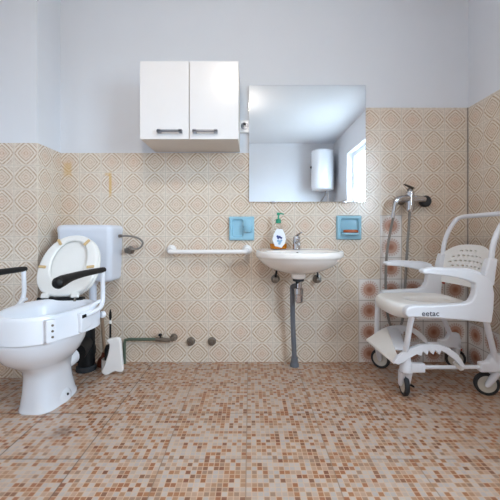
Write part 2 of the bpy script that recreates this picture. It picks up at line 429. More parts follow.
# mirror
mr = thing('wall_mirror', 'square frameless mirror hung over the washbasin', 'mirror', (.397, 0, 1.112))
bm = B(); box(bm, -.007, .80, -.014, -.009, 1.112, 1.919, .0015); obj('glass', bm, M['mirror'], mr)
bm = B(); box(bm, .01, .785, -.009, 0.0079, 1.125, 1.905); obj('backing', bm, M['board'], mr)
for x in (.15, .64):
    bm = B(); box(bm, x, x + .025, -.018, -.006, 1.104, 1.118, .002); obj('clip', bm, M['chrome'], mr)

# ------------------------------------------------------------------ grab bar
za = .775
gb = thing('grab_bar', 'white grab bar fixed to the tiles left of the washbasin', 'grab bar', (-.28, 0, za))
bm = B(); xa, xb = -.545, -.022
tube(bm, [(xa, 0, za + .006), (xa, -.04, za), (xa + .012, -.07, za - .002), (xa + .05, -.085, za - .004), (xb - .05, -.085, za - .004), (xb - .012, -.07, za - .002), (xb, -.04, za), (xb, 0, za + .006)], [.017, .018, .017, .015, .015, .017, .018, .017], 14, sub=5); obj('bar', bm, M['bar'], gb)
for x in (xa, xb):
    bm = B(); lathe(bm, [(.034, 0), (.034, .006), (.028, .014), (.018, .03), (.016, .032)], (x, 0, za + .006), (0, -1, 0)); obj('flange', bm, M['bar'], gb)

# ------------------------------------------------------------------ blue ceramic wall fittings
def rrect(x0, x1, z0, z1, y, r, n=6):
    out = []
    for cx, cz, a0 in ((x1 - r, z1 - r, 0), (x0 + r, z1 - r, PI / 2), (x0 + r, z0 + r, PI), (x1 - r, z0 + r, 1.5 * PI)):
        for k in range(n + 1):
            a_ = a0 + PI / 2 * k / n; out.append(Vector((cx + r * math.cos(a_), y, cz + r * math.sin(a_))))
    return out
def dish(x0, x1, z0, z1, ix0, ix1, iz0, iz1, depth=.03):
    bm = B()
    loft(bm, [rrect(x0, x1, z0, z1, 0, .01), rrect(x0, x1, z0, z1, -.012, .01), rrect(x0 + .006, x1 - .006, z0 + .006, z1 - .006, -.024, .012),
              rrect(ix0 - .006, ix1 + .006, iz0 - .006, iz1 + .006, -.026, .016), rrect(ix0, ix1, iz0, iz1, -.022, .014),
              rrect(ix0 + .004, ix1 - .004, iz0 + .004, iz1 - .004, -.006, .014), rrect(ix0 + .012, ix1 - .012, iz0 + .012, iz1 - .012, -.003, .01)])
    return bm
x0, x1, z0, z1 = -.146, .03, .845, 1.012
ch = thing('ceramic_holder', 'light blue ceramic wall holder above the grab bar, left of the soap bottle', 'toothbrush holder', (-.058, 0, z0))
obj('plate', dish(x0, x1, z0, z1, x0 + .022, x0 + .10, z0 + .025, z1 - .022), M['blue'], ch)
bm = B(); lathe(bm, [(0, 0), (.02, 0), (.028, .012), (.030, .03), (.030, .045), (.024, .045), (.022, .02), (0, .018)], (x1 - .046, -.03, .90), seg=24)
box(bm, x1 - .066, x1 - .026, -.03, -.02, .90, .99, .006); obj('cup_ring', bm, M['blue'], ch)
x0, x1, z0, z1 = .598, .772, .85, 1.018
sd = thing('soap_dish', 'light blue ceramic soap dish recessed in the wall right of the tap', 'soap dish', (.685, 0, z0))
obj('plate', dish(x0, x1, z0, z1, x0 + .028, x1 - .022, z0 + .045, z1 - .022), M['blue'], sd)
bm = B(); prism(bm, [(x0 + .026, -.02, z0 + .052), (x0 + .03, -.05, z0 + .05), (x0 + .05, -.068, z0 + .048), (x1 - .044, -.068, z0 + .048), (x1 - .024, -.05, z0 + .05), (x1 - .02, -.02, z0 + .052)], (0, 0, -.016))
obj('tray_lip', bm, M['blue'], sd, bev=.005)
bm = B(); loft(bm, [ring(.688, -.042, .850 + z, a, b_, 2.8, 28) for z, a, b_ in ((.0482, .042, .014), (.0515, .05, .02), (.0605, .052, .021), (.068, .046, .017), (.070, .03, .010))])
tag(origin(obj('bar_soap', bm, M['soap'], None), (.688, -.042, .898)), 'worn orange-brown bar of soap lying in the blue soap dish', 'soap')

# ------------------------------------------------------------------ washbasin
bx = .311
def basin_outline(s, z, tilt=0., n=56):
    out = []
    for k in range(n):
        a_ = 2 * PI * k / n
        x = math.copysign(abs(math.cos(a_)) ** .85, math.cos(a_)) * .274
        sn = math.sin(a_)
        y = -.20 + (sn * .20 if sn > 0 else sn * .255)
        if sn > 0: y = -.20 + (abs(sn) ** .35) * .20
        yy = -.18 + (y + .18) * s if s < 1 else y
        out.append(Vector((bx + x * s, min(yy, 0.0), z + tilt * (y + .45))))
    return out
def bowl_outline(s, z, n=56, cy_=-.265):
    return [Vector((bx + math.cos(2 * PI * k / n) * .205 * s, cy_ + math.sin(2 * PI * k / n) * (.150) * s, z)) for k in range(n)]
wb = thing('washbasin', 'white ceramic washbasin fixed to the wall below the mirror', 'washbasin', (bx, 0, .63))
bm = B()
loft(bm, [basin_outline(.16, .634), basin_outline(.34, .645), basin_outline(.56, .662), basin_outline(.76, .688), basin_outline(.88, .714), basin_outline(.94, .734), basin_outline(.955, .741), basin_outline(.985, .746), basin_outline(1., .754), basin_outline(1., .770, .01),
          basin_outline(.985, .780, .015), basin_outline(.955, .783, .015), bowl_outline(1.13, .784), bowl_outline(1.05, .780), bowl_outline(1., .768), bowl_outline(.9, .735), bowl_outline(.7, .70), bowl_outline(.4, .684), bowl_outline(.12, .680)])
obj('basin', bm, M['basin'], wb, smooth=1.2)
bm = B(); box(bm, bx - .235, bx + .235, -.045, 0, .770, .791, .009, 3); obj('back_ledge', bm, M['basin'], wb)
bm = B(); lathe(bm, [(.042, .652), (.046, .635), (.046, .612), (.040, .604), (0, .603)], (bx, -.17, 0)); obj('outlet_boss', bm, M['basin'], wb)
bm = B(); lathe(bm, [(0, 0), (.009, 0), (.009, .003), (0, .003)], (bx, -.128, .762), (0, -.75, .5), 14); obj('overflow_hole', bm, M['dark'], wb)
bm = B(); lathe(bm, [(0, .679), (.024, .680), (.024, .684), (0, .683)], (bx, -.265, 0)); obj('drain', bm, M['chrome'], wb)

tp = thing('basin_tap', 'small chrome mixer tap on the washbasin', 'tap', (bx, -.09, .80))
bm = B(); lathe(bm, [(0, .795), (.026, .795), (.026, .802), (.025, .806), (.024, .862), (.026, .866), (.021, .88), (0, .884)], (bx, -.09, 0)); obj('body', bm, M['chrome'], tp)
bm = B(); tube(bm, [(bx, -.09, .835), (bx, -.14, .842), (bx, -.19, .838), (bx, -.20, .826)], [.014, .013, .011, .010], 12, sub=4); obj('spout', bm, M['chrome'], tp)
bm = B(); tube(bm, [(bx, -.085, .880), (bx + .008, -.11, .892), (bx + .022, -.155, .906)], [.014, .011, .007], 12, flat=.6, sub=4); obj('lever', bm, M['chrome'], tp)

tp.location.z -= .006
# trap and waste pipe
tr = thing('basin_trap', 'chrome bottle trap with a grey waste pipe under the washbasin', 'drain pipe', (bx, -.17, 0))
bm = B(); lathe(bm, [(0, .606), (.036, .606), (.036, .588), (.020, .584), (.017, .57), (.017, .545)], (bx, -.17, 0)); obj('coupling_nut', bm, M['rubber'], tr)
bm = B(); lathe(bm, [(0, .586), (.019, .586), (.019, .545), (.029, .541), (.030, .505), (.026, .50), (.026, .458), (.021, .45), (0, .449)], (bx + .003, -.17, 0)); obj('trap', bm, M['chrome'], tr)
bm = B(); xw = .284
tube(bm, [(bx, -.165, .555), (xw + .018, -.135, .553), (xw, -.105, .542), (xw - .002, -.10, .515), (xw + .002, -.095, .3), (xw + .014, -.075, .06), (xw + .016, -.07, .0)], .0165, 14, sub=4); obj('waste_pipe', bm, M['grey_pipe'], tr)
bm = B(); lathe(bm, [(0, 0), (.031, 0), (.029, .02), (.024, .026), (.023, .06), (0, .062)], (xw + .016, -.07, 0)); obj('floor_collar', bm, M['grey_pipe'], tr)
def angle_valve(x, z, side, name='angle_valve', label=''):
    t_ = thing(name, label, 'valve', (x, 0, z), group='angle valves under the washbasin')
    bm = B(); lathe(bm, [(0, 0), (.031, 0), (.028, .008), (.014, .012), (.013, .045), (0, .047)], (x, 0, z), (0, -1, 0)); obj('escutcheon', bm, M['dull_chrome'], t_)
    bm = B(); lathe(bm, [(0, 0), (.017, 0), (.019, .006), (.017, .022), (0, .024)], (x, -.045, z), (0, -1, 0), 12); obj('knob', bm, M['dull_chrome'], t_)
    bm = B(); tube(bm, [(x, -.03, z + .01), (x + side * .003, -.035, z + .04), (x + side * .006, -.035, z + .06), (x + side * .01, -.03, z + .075)], .007, 8, sub=4); obj('hose', bm, M['rubber'], t_)
angle_valve(.176, .578, 1, label='chrome angle valve under the washbasin, on the left of the trap')
angle_valve(.466, .578, -1, label='chrome angle valve under the washbasin, on the right of the trap')

# soap bottle
sx, sy, s0 = .190, -.085, .790
def brow(z, a, b_, e=2.4): return ring(sx, sy, s0 + z, a, b_, e, 32)
sb = thing('soap_dispenser', 'clear soap bottle with green pump and amber liquid on the washbasin edge', 'soap bottle', (sx, sy, s0))
bm = B(); loft(bm, [brow(0, .050, .024), brow(.004, .055, .028), brow(.03, .057, .029), brow(.055, .055, .028), brow(.08, .050, .027), brow(.11, .042, .025), brow(.135, .031, .022), brow(.15, .021, .018, 2), brow(.158, .015, .015, 2), brow(.172, .015, .015, 2)]); obj('bottle', bm, M['bottle'], sb)
bm = B(); loft(bm, [brow(.0025, .049, .0235), brow(.006, .0525, .0262), brow(.028, .0545, .0272), brow(.036, .0540, .0270)]); obj('liquid', bm, M['liquid'], sb)
lab = [(-.026, .02), (.018, .010), (.038, .034), (.047, .065), (.040, .10), (.024, .132), (-.014, .134), (-.032, .10), (-.042, .062)]
bm = B(); prism(bm, [(sx + x, sy - .0295 + .0022 * (abs(x) / .04) + .000 * z, s0 + z) for x, z in lab], (0, -.0012, 0)); lo = obj('label', bm, M['label'], sb)
bm = B()
for x, z, r in ((-.008, .084, .008), (.006, .080, .008), (.016, .074, .007), (-.004, .073, .007)): lathe(bm, [(0, 0), (r, 0), (r, .0006), (0, .0006)], (sx + x, sy - .0308, s0 + z), (0, -1, 0), 10)
obj('flower_print', bm, M['label_blue'], lo)
bm = B()
for x, z, r in ((-.004, .055, .009), (.010, .050, .009), (.004, .038, .009), (.018, .058, .006)): lathe(bm, [(0, 0), (r, 0), (r, .0005), (0, .0005)], (sx + x, sy - .0308, s0 + z), (0, -1, 0), 10)
obj('leaf_print', bm, M['label_light'], lo)
bm = B(); lathe(bm, [(0, .172), (.018, .172), (.018, .196), (.015, .20), (.006, .202), (.005, .224), (.010, .226), (.011, .238), (.007, .243), (0, .244)], (sx, sy, s0), seg=20)
tube(bm, [(sx, sy, s0 + .236), (sx + .018, sy - .004, s0 + .236), (sx + .036, sy - .008, s0 + .232)], [.006, .005, .004], 10); obj('pump', bm, M['pump'], sb)

# ------------------------------------------------------------------ shower mixer
mxr = thing('shower_mixer', 'chrome wall shower mixer with hanging hoses behind the shower chair', 'shower mixer', (1.11, 0, 1.13))
mx_, mz = 1.081, 1.118
bm = B(); lathe(bm, [(0, -.075), (.016, -.078), (.027, -.06), (.027, .05), (.024, .06), (0, .062)], (mx_, -.065, mz), seg=20); obj('body', bm, M['chrome'], mxr)
bm = B(); tube(bm, [(mx_, -.065, mz + .005), (mx_ + .05, -.06, mz + .012), (mx_ + .105, -.05, mz + .006)], [.024, .022, .020], 16, sub=4); obj('inlet_arm', bm, M['chrome'], mxr)
bm = B(); lathe(bm, [(0, 0), (.034, 0), (.039, .008), (.039, .03), (.030, .04), (0, .042)], (mx_ + .118, -.015, mz - .004), (0, -1, 0)); obj('inlet_cover', bm, M['rubber'], mxr)
bm = B(); lathe(bm, [(0, 0), (.032, 0), (.028, .012), (.014, .016), (.014, .05), (0, .05)], (mx_ - .03, 0, mz + .004), (0, -1, 0)); obj('wall_flange', bm, M['dull_chrome'], mxr)
bm = B(); tube(bm, [(mx_, -.065, mz + .012), (mx_ - .04, -.075, mz + .010), (mx_ - .075, -.085, mz + .006), (mx_ - .102, -.09, mz - .004), (mx_ - .110, -.09, mz - .035)], [.024, .024, .023, .019, .016], 14, sub=4); obj('spout', bm, M['chrome'], mxr)
bm = B(); lathe(bm, [(0, 0), (.018, 0), (.018, .016), (.012, .022), (0, .023)], (mx_, -.065, mz + .058)); 
tube(bm, [(mx_ + .02, -.065, mz + .082), (mx_ - .02, -.08, mz + .094), (mx_ - .052, -.09, mz + .104)], [.013, .011, .007], 12, flat=.6, sub=4); obj('lever', bm, M['dull_chrome'], mxr)
bm = B(); pA = Vector((mx_ - .110, -.09, mz - .03))
tube(bm, [pA, (.962, -.085, mz - .1), (.945, -.06, .88), (.930, -.05, .75), (.925, -.045, .60), (.928, -.045, .42), (.955, -.05, .27), (1.01, -.05, .24), (1.05, -.045, .36), (1.058, -.045, .55), (1.070, -.05, .8), (mx_ - .004, -.065, mz - .11), (mx_, -.065, mz - .07)], .0085, 10, sub=6); obj('hose', bm, M['hose'], mxr)
bm = B(); tube(bm, [pA + Vector((.002, 0, .02)), (mx_ - .118, -.09, mz - .05), (mx_ - .128, -.088, mz - .12)], .0125, 10, sub=5); obj('hose_sleeve', bm, M['chrome'], mxr)

# ------------------------------------------------------------------ pipes on the back wall
gp_ = thing('water_pipe', 'old green painted pipe with a stop valve low on the back wall', 'pipe', (-.70, -.03, 0))
zp = .168
bm = B(); tube(bm, [(-.862, -.03, 0), (-.862, -.03, zp - .03), (-.855, -.03, zp - .006), (-.83, -.03, zp), (-.62, -.032, zp)], .010, 10, sub=0); obj('pipe', bm, M['green'], gp_)
bm = B(); tube(bm, [(-.645, -.032, zp), (-.60, -.034, zp - .002), (-.545, -.034, zp - .006)], .014, 12); lathe(bm, [(0, 0), (.018, 0), (.018, .02), (0, .02)], (-.62, -.033, zp), (1, 0, 0), 8); obj('valve_body', bm, M['cap'], gp_)
bm = B(); lathe(bm, [(0, 0), (.026, 0), (.024, .012), (.016, .016), (.015, .05), (0, .052)], (-.528, 0, zp + .004), (0, -1, 0)); obj('flange', bm, M['cap'], gp_)
bm = B(); tube(bm, [(-.612, -.033, zp), (-.612, -.045, zp + .03)], .005, 8); lathe(bm, [(0, -.008), (.011, -.006), (.013, 0), (.011, .008), (0, .010)], (-.612, -.046, zp + .033)); obj('valve_knob', bm, M['black'], gp_)
for x, lab_ in ((-.41, 'round capped pipe outlet in the tiles, nearer the green pipe'), (-.264, 'round capped pipe outlet in the tiles, nearer the washbasin waste pipe')):
    t_ = thing('pipe_cap', lab_, 'pipe cap', (x, 0, .145), group='capped outlets low on the back wall')
    bm = B(); lathe(bm, [(0, 0), (.029, 0), (.029, .004), (.026, .008), (.026, .022), (.022, .025), (0, .026)], (x, 0, .145), (0, -1, 0)); obj('cap', bm, M['cap'], t_)
    bm = B(); box(bm, x - .009, x + .009, -.034, -.025, .136, .154, .002); obj('plug_square', bm, M['dull_chrome'], t_)

# ------------------------------------------------------------------ toilet
TX, TY, TR = -1.045, -.55, -.09
to = thing('toilet', 'white ceramic toilet bowl on the floor in front of the cistern', 'toilet', (TX, TY, 0), TR)
bm = B(); N_ = 48
def pr(z, cy_, a, bf, bb, e=2.2, cx=0.): return ring(cx, cy_, z, a, bf, e, N_, bb)
loft(bm, [pr(0, .0, .096, .115, .19, 3, -.033), pr(.012, .0, .095, .114, .19, 3, -.033), pr(.03, .0, .091, .112, .182, 2.8, -.033), pr(.10, -.002, .083, .112, .165, 2.5, -.030), pr(.17, -.005, .082, .115, .15, 2.3, -.024), pr(.215, -.01, .088, .128, .155, 2.2, -.018), pr(.25, -.03, .112, .158, .18, 2.2, -.010),
          pr(.29, -.045, .145, .20, .20, 2.2, -.005), pr(.335, -.055, .168, .225, .215), pr(.375, -.06, .180, .237, .225), pr(.396, -.06, .183, .24, .23), pr(.4, -.06, .178, .235, .225),
          pr(.398, -.06, .150, .20, .18), pr(.37, -.06, .138, .188, .17), pr(.31, -.06, .12, .16, .14), pr(.26, -.04, .09, .12, .11), pr(.22, -.02, .05, .07, .07), pr(.215, -.02, .02, .03, .03)])
obj('bowl', bm, M['ceramic'], to, local=True, smooth=1.2)
bm = B(); tube(bm, [(-.02, .10, .17), (-.02, .15, .172), (-.02, .195, .175)], [.056, .052, .050], 18); obj('outlet', bm, M['ceramic'], to, local=True)
for sd_ in (-1, 1):
    bm = B(); loft(bm, [ring(-.035 + sd_ * .072, .03, z, a, b_, 2.3, 20) for z, a, b_ in ((0.0, .032, .065), (.03, .031, .06), (.055, .024, .045), (.075, .012, .028))]); fl = obj('foot_lug', bm, M['ceramic'], to, local=True)
    bm = B(); lathe(bm, [(0, 0), (.007, 0), (.006, .005), (0, .006)], (-.035 + sd_ * .101, .035, .034), (sd_, 0, .3), 10); obj('fixing_bolt', bm, M['dark'], fl, local=True)
# ------------------------------------------------------------------ raised toilet seat
RX, RY, RZ = -1.027, -.55, .40
rs = thing('raised_toilet_seat', 'white raised toilet seat with black armrests and lid up, clamped on the toilet bowl', 'raised toilet seat', (RX, RY, RZ), TR)
def rr(z, k, w=0., n=56):
    out = []
    for i in range(n):
        a_ = 2 * PI * i / n
        x, y = sup(a_, .193, .305, 2.5)
        if y > 0: y *= .165 / .305
        # the shell flares to the arm brackets at the back
        fl_ = max(0., min(1., (y + .17) / .14)); x *= 1 + .13 * fl_ * w
        L = math.hypot(x, y); s = (L - k) / L
        out.append(Vector((x * s, y * s, z)))
    return out
bm = B()
loft(bm, [rr(.001, 0, 1), rr(.06, .002, 1), rr(.10, .006, .9), rr(.113, .009, .8), rr(.119, .014, .7), rr(.121, .022, .6), rr(.1185, .032, .5), rr(.11, .042, .3), rr(.085, .052, 0), rr(.04, .062, 0), rr(.004, .068, 0)], cap0=False, cap1=False)
bmesh.ops.holes_fill(bm, edges=[], sides=0)
sh = obj('shell', bm, M['plastic'], rs, local=True, smooth=1.2)
AY, AX = -.09, -.008
for s in (-1, 1):
    bm = B(); prism(bm, [(s * .181, y, z) for y, z in ((-.105, .004), (.065, .032), (.065, .084), (.045, .100), (-.105, .104))], (s * .035, 0, 0)); br = obj('arm_bracket', bm, M['plastic'], rs, local=True, bev=.008, seg=3)
    bm = B(); box(bm, s * .2165 - .002, s * .2165 + .002, -.10, -.03, .076, .092, .001); obj('slot', bm, M['black'], br, local=True)
    bm = B(); lathe(bm, [(0, 0), (.016, 0), (.018, .006), (.016, .02), (0, .022)], (s * .220, .060, .055), (s * .6, 1, 0), 14); obj('knob', bm, M['plastic'], br, local=True)
    bm = B(); tube(bm, [(s * .197, -.02, .105), (s * .214, .04, .128), (s * .224, .075, .128)], .010, 10, sub=4); obj('hinge_tab', bm, M['plastic'], br, local=True)
    arm = [(s * .214, -.07, .084), (s * .228, -.03, .090), (s * .234, .025, .100), (s * .232, .055, .128), (s * .228, .065, .165), (s * .228, .065, .22), (s * .228, .062, .288)]
    bm = B(); tube(bm, arm, .0115, 12, sub=5); ar = obj('armrest_tube', bm, M['plastic'], rs, local=True)
    bm = B(); tube(bm, [(s * .228, y, z) for y, z in ((.075, .296), (.03, .297), (-.11, .297), (-.20, .293), (-.26, .285), (-.295, .278), (-.312, .276))], [.014, .015, .0165, .019, .025, .026, .012], 16, sub=5); obj('arm_pad', bm, M['black'], ar, local=True)
# clamp plates on the side of the shell, front right and front left
for s in (-1, 1):
    bm = B(); a_ = -.80; x, y = sup(a_, .193, .305, 2.5); x *= s
    q = Matrix.Translation((x, y, .055)) @ Matrix.Rotation(-.58, 4, 'Z')
    box(bm, -.006, .022, -.021, .021, -.052, .052, .007); bm.transform(q if s > 0 else Matrix.Translation((x, y, .055)) @ Matrix.Rotation(PI + .58, 4, 'Z')); cp = obj('clamp_plate', bm, M['plastic'], rs, local=True)
    bm = B()
    for dz in (-.026, .0, .026): lathe(bm, [(0, 0), (.0055, 0), (.005, .004), (0, .004)], (.0215, .005, dz), (1, 0, 0), 10)
    bm.transform(q if s > 0 else Matrix.Translation((x, y, .055)) @ Matrix.Rotation(PI + .58, 4, 'Z')); obj('screw', bm, M['cap'], cp, local=True)

# seat ring and lid, both up: built lying in the plane of the lean
pb = Vector((-1.076, -.385, .522)); pt = Vector((-1.078, -.215, .868))
ey = (pt - pb).normalized(); ex = Vector((1, -.06, 0)).normalized(); ez = ex.cross(ey).normalized(); ex = ey.cross(ez)
Ls = (pt - pb).length
if ez.y > 0: ez = -ez
inv = (Matrix.Translation((RX, RY, RZ)) @ Matrix.Rotation(TR, 4, 'Z')).inverted()
def pl(u, v, w): return inv @ (pb + ex * u + ey * v + ez * w)
def seat_ring(k, w, n=56):
    out = []
    for i in range(n):
        a_ = 2 * PI * i / n
        x, y = math.cos(a_), math.sin(a_)
        cy_ = Ls * .46
        if y > 0: X, Y = sup(a_, .178 - k, Ls * .54 - k, 2.1)
        else: X, Y = sup(a_, .178 - k, Ls * .46 - k, 2.9); X *= 1 - .12 * (-Y / (Ls * .46)) ** 2
        out.append(pl(X, cy_ + Y, w))
    return out
def hole_ring(k, w, n=56):
    out = []
    for i in range(n):
        a_ = 2 * PI * i / n
        X, Y = sup(a_, .106 + k, .136 + k, 2.1)
        out.append(pl(X, Ls * .54 + Y, w))
    return out
bm = B(); loft(bm, [seat_ring(0, .016), seat_ring(-.002, .010), seat_ring(-.003, .004), seat_ring(.0, .0), seat_ring(.02, -.004)][::-1] + [seat_ring(.006, .020), seat_ring(.10, .021)]); obj('lid', bm, M['seat'], rs, local=True, smooth=1.)
bm = B(); loft(bm, [seat_ring(.004, .024), seat_ring(.0, .030), seat_ring(.004, .038), seat_ring(.012, .042), hole_ring(.012, .042), hole_ring(.004, .038), hole_ring(.0, .032), hole_ring(.004, .024)], cap0=False, cap1=False); sr = obj('seat_ring', bm, M['seat'], rs, local=True, smooth=1.)
for u, v, an in ((-.084, Ls * .87, 2.2), (.088, Ls * .85, .9), (-.148, Ls * .46, PI - .1), (.145, Ls * .44, .1)):
    bm = B(); box(bm, -.022, .022, -.008, .008, 0, .010, .003)
    bm.transform(Matrix.Rotation(an, 4, 'Z')); 
    for vv in bm.verts: vv.co = pl(u + vv.co.x, v + vv.co.y, .040 + vv.co.z)
    obj('bumper', bm, M['bumper'], sr, local=True)
for u in (-.085, .09):
    bm = B(); box(bm, u - .022, u + .022, -.012, .016, .03, .048, .005)
    for vv in bm.verts: vv.co = pl(*vv.co)
    obj('hinge_block', bm, M['seat'], sr, local=True)
bm = B(); tube(bm, [pl(-.135, -.014, .02), pl(.135, -.014, .02)], .013, 10); hb = obj('hinge_bar', bm, M['black'], rs, local=True)
for u in (-.085, .09):
    bm = B(); tube(bm, [pl(u, .0, .03), pl(u, -.03, .03)], .008, 8); obj('hinge_pin', bm, M['dull_chrome'], hb, local=True)

# ------------------------------------------------------------------ cistern
ci = thing('toilet_cistern', 'white plastic toilet cistern mounted on the tiles in the left corner', 'cistern', (-1.05, 0, .575))
bm = B()
def cr(z, x0, x1, y0, r):
    out = []
    for cx, cy_, a0 in ((x1 - .01, -.01, 0), (x0 + .01, -.01, PI / 2), (x0 + r, y0 + r, PI), (x1 - r, y0 + r, 1.5 * PI)):
        rr_ = .01 if a0 < 3 else r
        for k in range(8):
            a_ = a0 + PI / 2 * k / 7; out.append(Vector((cx + rr_ * math.cos(a_), cy_ + rr_ * math.sin(a_), z)))
    return out
loft(bm, [cr(.592, -1.202, -0.927, -.14, .03), cr(.578, -1.212, -0.917, -.15, .03), cr(.584, -1.224, -0.904, -.168, .035), cr(.60, -1.234, -0.894, -.178, .035), cr(.76, -1.238, -0.888, -.184, .035), cr(.905, -1.242, -0.884, -.188, .035)]); obj('tank', bm, M['cistern'], ci, smooth=1.)
bm = B(); loft(bm, [cr(.903, -1.244, -.882, -.191, .040), cr(.922, -1.245, -.881, -.193, .040), cr(.933, -1.243, -.883, -.191, .040), cr(.941, -1.238, -.888, -.187, .040), cr(.947, -1.229, -.897, -.179, .036), cr(.950, -1.21, -.915, -.16, .03)]); obj('lid', bm, M['cistern'], ci, smooth=1.)
bm = B(); tube(bm, [(-1.045, -.10, .60), (-1.045, -.10, .50), (-1.045, -.10, .40), (-1.045, -.13, .352), (-1.045, -.20, .34), (-1.045, -.335, .34)], .024, 14, sub=4)
obj('flush_pipe', bm, M['cistern'], ci)
bm = B(); lathe(bm, [(0, 0), (.034, 0), (.034, -.03), (.028, -.04), (0, -.04)], (-1.045, -.10, .592)); obj('pipe_nut', bm, M['cistern'], ci)
wsx = thing('cistern_supply', 'curved braided supply hose with chrome valve right of the cistern', 'hose', (-.83, 0, .78))
bm = B(); tube(bm, [(-.865, -.075, .877), (-.81, -.075, .876), (-.755, -.065, .862), (-.728, -.055, .83), (-.75, -.05, .795), (-.80, -.05, .784), (-.822, -.05, .78)], .0065, 10, sub=6); obj('hose', bm, M['hose'], wsx)
bm = B(); lathe(bm, [(0, 0), (.028, 0), (.026, .01), (.016, .014), (.015, .035), (.02, .04), (.02, .065), (0, .067)], (-.83, 0, .778), (0, -1, 0)); obj('valve', bm, M['dull_chrome'], wsx)
bm = B(); lathe(bm, [(0, 0), (.011, 0), (.011, .022), (0, .022)], (-.882, -.075, .877), (1, 0, 0), 8); obj('hose_nut', bm, M['dull_chrome'], wsx)

# black soil pipe behind the bowl
sp = thing('soil_pipe', 'black soil pipe standing on the floor behind the toilet', 'drain pipe', (-1.07, -.135, 0))
bm = B(); lathe(bm, [(0, 0), (.052, 0), (.052, .10), (.058, .11), (.058, .15), (.053, .16), (.053, .27), (.04, .288), (0, .290)], (-1.07, -.135, 0))
tube(bm, [(-1.045, -.318, .176), (-1.05, -.29, .178), (-1.065, -.18, .185), (-1.07, -.135, .19)], [.060, .060, .052, .045], 18); obj('pipe', bm, M['black'], sp)
bm = B(); lathe(bm, [(.054, 0), (.062, .004), (.062, .03), (.054, .036)], (-1.07, -.135, 0)); obj('floor_collar', bm, M['rubber'], sp)

# plunger
pg = thing('plunger', 'plunger with pale wooden handle and red-brown cup beside the toilet brush', 'plunger', (-.985, -.058, 0))
bm = B(); lathe(bm, [(.043, 0), (.047, .006), (.046, .03), (.038, .052), (.022, .066), (.016, .09), (0, .092)], (-.985, -.058, 0), seg=24); obj('cup', bm, M['dred'], pg)
bm = B(); tube(bm, [(-.985, -.058, .08), (-1.012, -.045, .38)], .0115, 12); obj('handle', bm, M['wood'], pg)

# toilet brush in its holder
hX, hY = -.877, -.20
bh = thing('toilet_brush_holder', 'white swan-necked toilet brush holder on the floor by the green pipe', 'toilet brush holder', (hX, hY, 0))
prof = [(102, 372.5), (101.3, 370), (104.5, 363), (107.5, 354), (109, 347), (109.2, 343), (106.5, 340.2), (107.5, 338.2), (112, 337.2), (117, 336.6), (119.2, 338), (120.2, 342), (121.3, 355), (122.6, 369), (122, 371), (118.5, 371.2), (115.5, 370.2), (112.5, 371), (108.5, 373.5), (105, 374.2)]
pts = []
for px, py in prof:
    q_ = P(px, py, 2.045); pts.append((q_.x, -.215, max(q_.z, .002)))
zmin = min(p_[2] for p_ in pts); pts = [(x, y, z - zmin) for x, y, z in pts]
bm = B(); prism(bm, pts, (0, .03, 0)); ho = obj('front_panel', bm, M['bar'], bh, bev=.005, seg=2)
bX, bY = hX - .043, -.133
bm = B(); lathe(bm, [(0, 0), (.047, 0), (.048, .02), (.047, .075), (.043, .077), (.042, .02), (.041, .008), (0, .008)], (bX, bY, 0), seg=28); obj('brush_cup', bm, M['bar'], bh)
bx_ = bX + .006
tb = thing('toilet_brush', 'toilet brush with a black handle standing in the white holder', 'toilet brush', (bx_, bY, .009))
bm = B(); tube(bm, [(bx_, bY, .10), (bx_, bY, .30), (bx_, bY, .305), (bx_, bY, .33), (bx_, bY, .345), (bx_, bY, .372), (bx_, bY, .392), (bx_, bY, .398)], [.0065, .0065, .004, .005, .009, .008, .004, .002], 10); obj('handle', bm, M['black'], tb)
bm = B(); lathe(bm, [(0, .302), (.0085, .304), (.009, .312), (.006, .326), (0, .327)], (bx_, bY, 0), seg=12); obj('collar', bm, M['seat'], tb)
bm = B(); lathe(bm, [(0, .0), (.026, .004), (.033, .02), (.036, .13), (.026, .155), (0, .16)], (bx_, bY, .009), seg=20); obj('bristles', bm, M['rubber'], tb)

